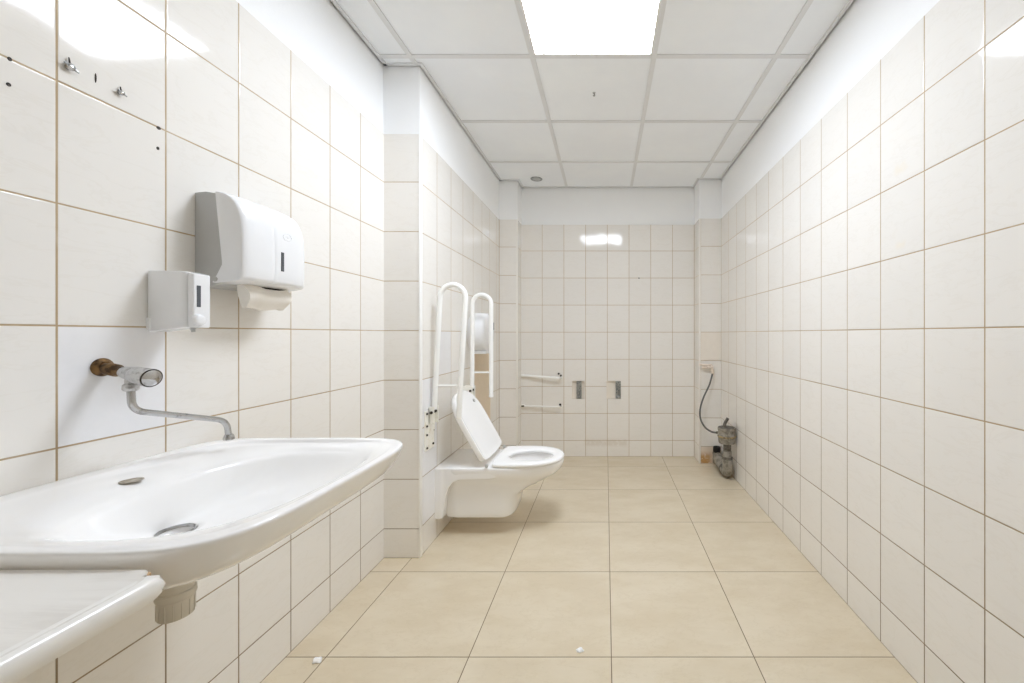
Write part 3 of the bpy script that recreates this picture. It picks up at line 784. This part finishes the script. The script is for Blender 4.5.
# ------------------------------------------------------------------ jumbo toilet paper dispenser
TPY, TPZ, TPR = 2.848, 1.152, .142
t = thing('toilet_paper_dispenser', 'round white jumbo toilet paper dispenser on the pier behind the far support rail', 'toilet paper dispenser', (XS, TPY, TPZ - TPR))
def drum(x, r, drop=.0, n=56):
    return [(x, TPY + r * math.sin(2 * PI * k / n), TPZ + r * math.cos(2 * PI * k / n)) for k in range(n)]
bm = bm_(); loft(bm, [drum(XS, TPR - .004), drum(XS + .018, TPR - .004), drum(XS + .020, TPR)]); obj('back_plate', bm, M['abs'], t)
bm = bm_(); loft(bm, [drum(XS + .019, TPR), drum(XS + .085, TPR - .002), drum(XS + .102, TPR - .007), drum(XS + .113, TPR - .018), drum(XS + .118, TPR - .035), drum(XS + .120, .03)]); cv = obj('cover', bm, M['abs'], t)
bm = bm_(); box(bm, XS + .105, XS + .1205, TPY + .082, TPY + .096, TPZ + .02, TPZ + .075, .002); tag(obj('level_window', bm, M['window'], cv, False), 'small dark window')
bm = bm_(); box(bm, XS + .02, XS + .108, TPY - .07, TPY + .07, TPZ - TPR - .008, TPZ - TPR + .014, .003); obj('cutting_edge', bm, M['abs'], t, False)

# ------------------------------------------------------------------ grab bars on the far wall
def grab_bar(label, zl, zr, r, off, thick):
    xl, xr = -.782, -.415
    t = thing('towel_rail', label, 'towel rail', (xl, YB, min(zl, zr)), 'short rails on the far wall')
    bm = bm_(); tube(bm, fillet([(xl + .004, YB - .016, zl), (xr - .02, YB - off, zr), (xr - .006, YB - .004, zr - .004)], .018, 6), r, 16); obj('bar', bm, M['rail'], t)
    bm = bm_(); lathe(bm, (xr - .006, YB, zr - .004), (0, -1, 0), [(.020, 0), (.020, .004), (.015, .007)], 24); f_ = obj('end_flange', bm, M['yellowed'], t)
    bm = bm_(); box(bm, xl - .002, xl + .026, YB - .022, YB, zl - .012, zl + .012, .003); g_ = obj('end_bracket', bm, M['yellowed'], t)
    return t, f_, g_, xl, xr
t, f_, g_, xl, xr = grab_bar('upper of the two short white rails in the far left corner', .757, .737, .0125, .066, 1)
for dx, dz in ((-.022, .026), (-.002, .008)):
    bm = bm_(); lathe(bm, (xr + dx, YB, .746 + dz), (0, -1, 0), [(.009, 0), (.009, .010), (.006, .013)], 14); obj('bolt', bm, M['bolt'], f_)
t, f_, g_, xl, xr = grab_bar('lower of the two short white rails in the far left corner', .474, .474, .0080, .062, 0)
bm = bm_(); box(bm, xr - .018, xr + .002, YB - .020, YB - .004, .466, .494, .003); obj('clamp', bm, M['bolt'], f_, False)
bm = bm_(); box(bm, xl + .002, xl + .028, YB - .030, YB - .018, .467, .481, .003); obj('clamp', bm, M['bolt'], g_, False)

# galvanised fixing channels left in the chiselled openings
def channel(label, x0, x1):
    t = thing('fixing_channel', label, 'metal bracket', ((x0 + x1) / 2, YB + .02, .537), 'fixing channels in the far wall')
    z0, z1 = .5375, .7005; yb = YB + .0215; yf = YB + .004
    bm = bm_(); s = .008; xm = (x0 + x1) / 2
    box(bm, x0, x0 + s, yf, yb, z0, z1, .001); box(bm, x1 - s, x1, yf, yb, z0, z1, .001); box(bm, x0 + s, x1 - s, yb - .004, yb, z0, z1)
    obj('channel', bm, M['steel'], t, False)
    for za, zb in ((z0 + .002, z0 + .026), (z0 + .066, z0 + .082), (z1 - .04, z1 - .004)):
        bm = bm_(); box(bm, x0 + s, x1 - s, yf + .001, yf + .006, za, zb, .002); obj('web', bm, M['steel'], t, False)
    for zc in (z0 + .046, z0 + .105):
        bm = bm_(); lathe(bm, (xm, yb - .004, zc), (0, -1, 0), [(.0085, 0), (.0085, .006), (.006, .0075)], 6); obj('nut', bm, M['steel'], t, False)
channel('dark metal channel in the left of the two wall openings', -.272, -.226)
channel('dark metal channel in the right of the two wall openings', .094, .140)
c_ = Vector((.311, YB, 1.663)); bm = bm_(); lathe(bm, c_, (0, -1, 0), [(.006, 0), (.006, .001), (.003, .002)], 12); tag(obj('wall_hole_disc', bm, M['bolt']), 'tiny dark disc painted as a hole high on the far wall', 'wall hole disc', 'dark discs for old holes in the tiles')  # small open hole drawn as a dark disc

# ------------------------------------------------------------------ water tap, hose and drain in the far right corner
t = thing('angle_valve', 'limed angle valve with a side lever on the far right corner pier', 'valve', (.92, YC2, .86))
bm = bm_(); lathe(bm, (.925, YC2, .858), (0, -1, 0), [(.022, 0), (.022, .003), (.017, .006), (.012, .007), (.012, .030), (.015, .031), (.015, .05), (.010, .054)], 24); obj('valve_body', bm, M['beige'], t)
bm = bm_(); tube(bm, [(.925, YC2 - .04, .866), (.89, YC2 - .042, .870), (.818, YC2 - .046, .876)], [.013, .011, .009], 14); tube(bm, [(.925, YC2 - .04, .852), (.88, YC2 - .04, .852), (.842, YC2 - .04, .853)], [.014, .013, .011], 14); obj('lever', bm, M['beige'], t)
bm = bm_(); tube(bm, [(.928, YC2 - .04, .855), (.934, YC2 - .04, .82), (.934, YC2 - .04, .79)], [.011, .0105, .0095], 14); obj('outlet', bm, M['beige'], t)

YD, XD = 3.105, .948
def at(px, py, y): return Vector(((px - 605.64) * y / 396.51, y, EYE - (py - 334.05) * y / 396.51))
path = [(.934, 3.46, .802), (.930, 3.458, .755), (.912, 3.445, .690), (.877, 3.43, .600), (.845, 3.41, .500), (.822, 3.38, .405), (.820, 3.34, .355), (.838, 3.28, .318), (.872, 3.20, .325), (.900, 3.13, .362)]
path = [(.934, 3.46, .802), at(711.6, 377, 3.45), at(709.3, 385, 3.44), at(703.6, 397.5, 3.42), at(700.2, 408.5, 3.39), at(700.4, 418.5, 3.34), at(704.8, 427, 3.28), at(711, 431.5, 3.21), at(715.6, 432.6, 3.15)]
bm = bm_(); tube(bm, spline(path, 6), .0075, 14); ho = tag(obj('drain_hose', bm, M['hose']), 'grey flexible hose looping from the corner valve to the drain trap', 'hose')
bm = bm_(); lathe(bm, (.934, 3.46, .808), (0, 0, -1), [(.0105, 0), (.0105, .022), (.009, .024)], 16)
o = obj('ferrule', bm, M['beige'], None); o.parent = ho

t = thing('drain_trap', 'grimy grey plastic drain trap standing in the far right corner', 'drain trap', (XD, YD, .0))
bm = bm_(); lathe(bm, (XD, YD, .412), (0, 0, -1), [(.055, .004), (.066, 0), (.0685, .006), (.0685, .020), (.0655, .024), (.0655, .050), (.0685, .054), (.0690, .072), (.0655, .076), (.064, .100), (.062, .118), (.058, .124), (.036, .128)], 36); cup = obj('cup', bm, M['pvc'], t)
bm = bm_(); lathe(bm, (XD, YD, .352), (0, 0, -1), [(.0680, 0), (.0705, .003), (.0705, .012), (.0680, .015)], 36, False, False); tag(obj('band', bm, two_tone('stained band', (170, 152, 112), (112, 100, 78), .42, .62, 30, .6), cup), 'brownish stained band')
bm = bm_(); lathe(bm, (XD - .005, YD, .411), (0, 0, 1), [(.060, -.003), (.060, .002), (.02, .004)], 32); tag(obj('lid', bm, M['pvcdark'], cup), 'dark cup lid')
bm = bm_(); tube(bm, fillet([(XD - .030, YD - .01, .405), (XD - .012, YD, .448), (XD + .012, YD + .01, .480)], .02), [.012] * 11, 14); obj('inlet_nipple', bm, M['pvcdark'], t)
bm = bm_(); tube(bm, [at(716.3, 432.6, 3.147), at(721, 432.3, 3.125), (XD - .03, YD + .01, .372)], .0100, 14); obj('hose_nipple', bm, M['pvcdark'], t)
bm = bm_(); tube(bm, [(XD + .004, YD, .285), (XD + .004, YD, .20)], .030, 24); obj('neck', bm, M['pvcdark'], t)
pth = fillet([(XD + .004, YD, .225), (XD + .004, YD - .005, .150), (XD + .012, YD + .005, .052), (XD + .01, YD + .14, .050), (.966, 3.40, .070), (.966, 3.43, .100)], .06, 8)
bm = bm_(); tube(bm, pth, [.034] * 4 + [.040] * (len(pth) - 8) + [.034] * 4, 28); el = obj('bend', bm, M['pvc'], t)
for (c, d, r) in (((XD + .005, YD - .003, .172), (0, .05, 1), .040), ((XD + .011, YD + .10, .052), (0, 1, -.05), .0440)):
    bm = bm_(); lathe(bm, c, d, [(r - .004, -.011), (r, -.009), (r, .009), (r - .004, .011)], 32, False, False); obj('ring_seal', bm, M['pvcdark'], el)
bm = bm_(); lathe(bm, (.966, 3.444, .020), (0, 0, 1), [(.034, 0), (.034, .075), (.037, .077), (.037, .095), (.034, .098)], 28); obj('outlet_socket', bm, M['pvc'], t)
bm = bm_(); lathe(bm, (.966, 3.444, .112), (0, 0, 1), [(.031, 0), (.0325, .004), (.0325, .050), (.0290, .052), (.026, .046), (.026, .02)], 28); tag(obj('rubber_sleeve', bm, M['rubber'], t), 'black rubber sleeve')

# ------------------------------------------------------------------ plaster crumbs on the floor
def crumb(x, y, s, seed, label):
    bm = bm_(); bmesh.ops.create_icosphere(bm, subdivisions=3, radius=1)
    for v in bm.verts:
        n = noise.noise(v.co * 1.3 + Vector((seed, 0, 0))) * .5 + noise.noise(v.co * 3.1 + Vector((0, seed, 0))) * .25
        v.co = v.co * (1 + n)
        v.co = Vector((x + v.co.x * s, y + v.co.y * s * .8, max(0, s * .32 + v.co.z * s * .42) + .0003))
    tag(obj('plaster_crumb', bm, M['chip'], None, True, 0, 60), label, 'crumb', 'plaster crumbs on the floor')
crumb(-1.004, 1.382, .0145, 3.1, 'white plaster crumb on the floor by the left wall')
crumb(-.0925, 1.428, .012, 8.4, 'white plaster crumb in the middle of the beige floor')

# ------------------------------------------------------------------ camera, light, view
w = bpy.data.worlds.new('world'); scene.world = w; w.use_nodes = True
w.node_tree.nodes['Background'].inputs[0].default_value = (0, 0, 0, 1)
cam = bpy.data.cameras.new('camera'); co = bpy.data.objects.new('camera', cam); COL.objects.link(co)
co.location = (0, 0, EYE); co.rotation_euler = (PI / 2, 0, 0)
cam.sensor_width = 36; cam.sensor_fit = 'HORIZONTAL'; cam.lens = 396.51 / 1024 * 36
cam.shift_x = -(605.64 - 512) / 1024; cam.shift_y = -(341.5 - 334.05) / 1024
cam.clip_start = .02
scene.camera = co
c = scene.cycles
c.max_bounces = 24; c.diffuse_bounces = 14; c.glossy_bounces = 8; c.sample_clamp_indirect = 8; c.caustics_reflective = False
v = scene.view_settings
v.view_transform = 'Standard'; v.look = 'None'; v.gamma = 1; v.use_curve_mapping = False; v.exposure = .80
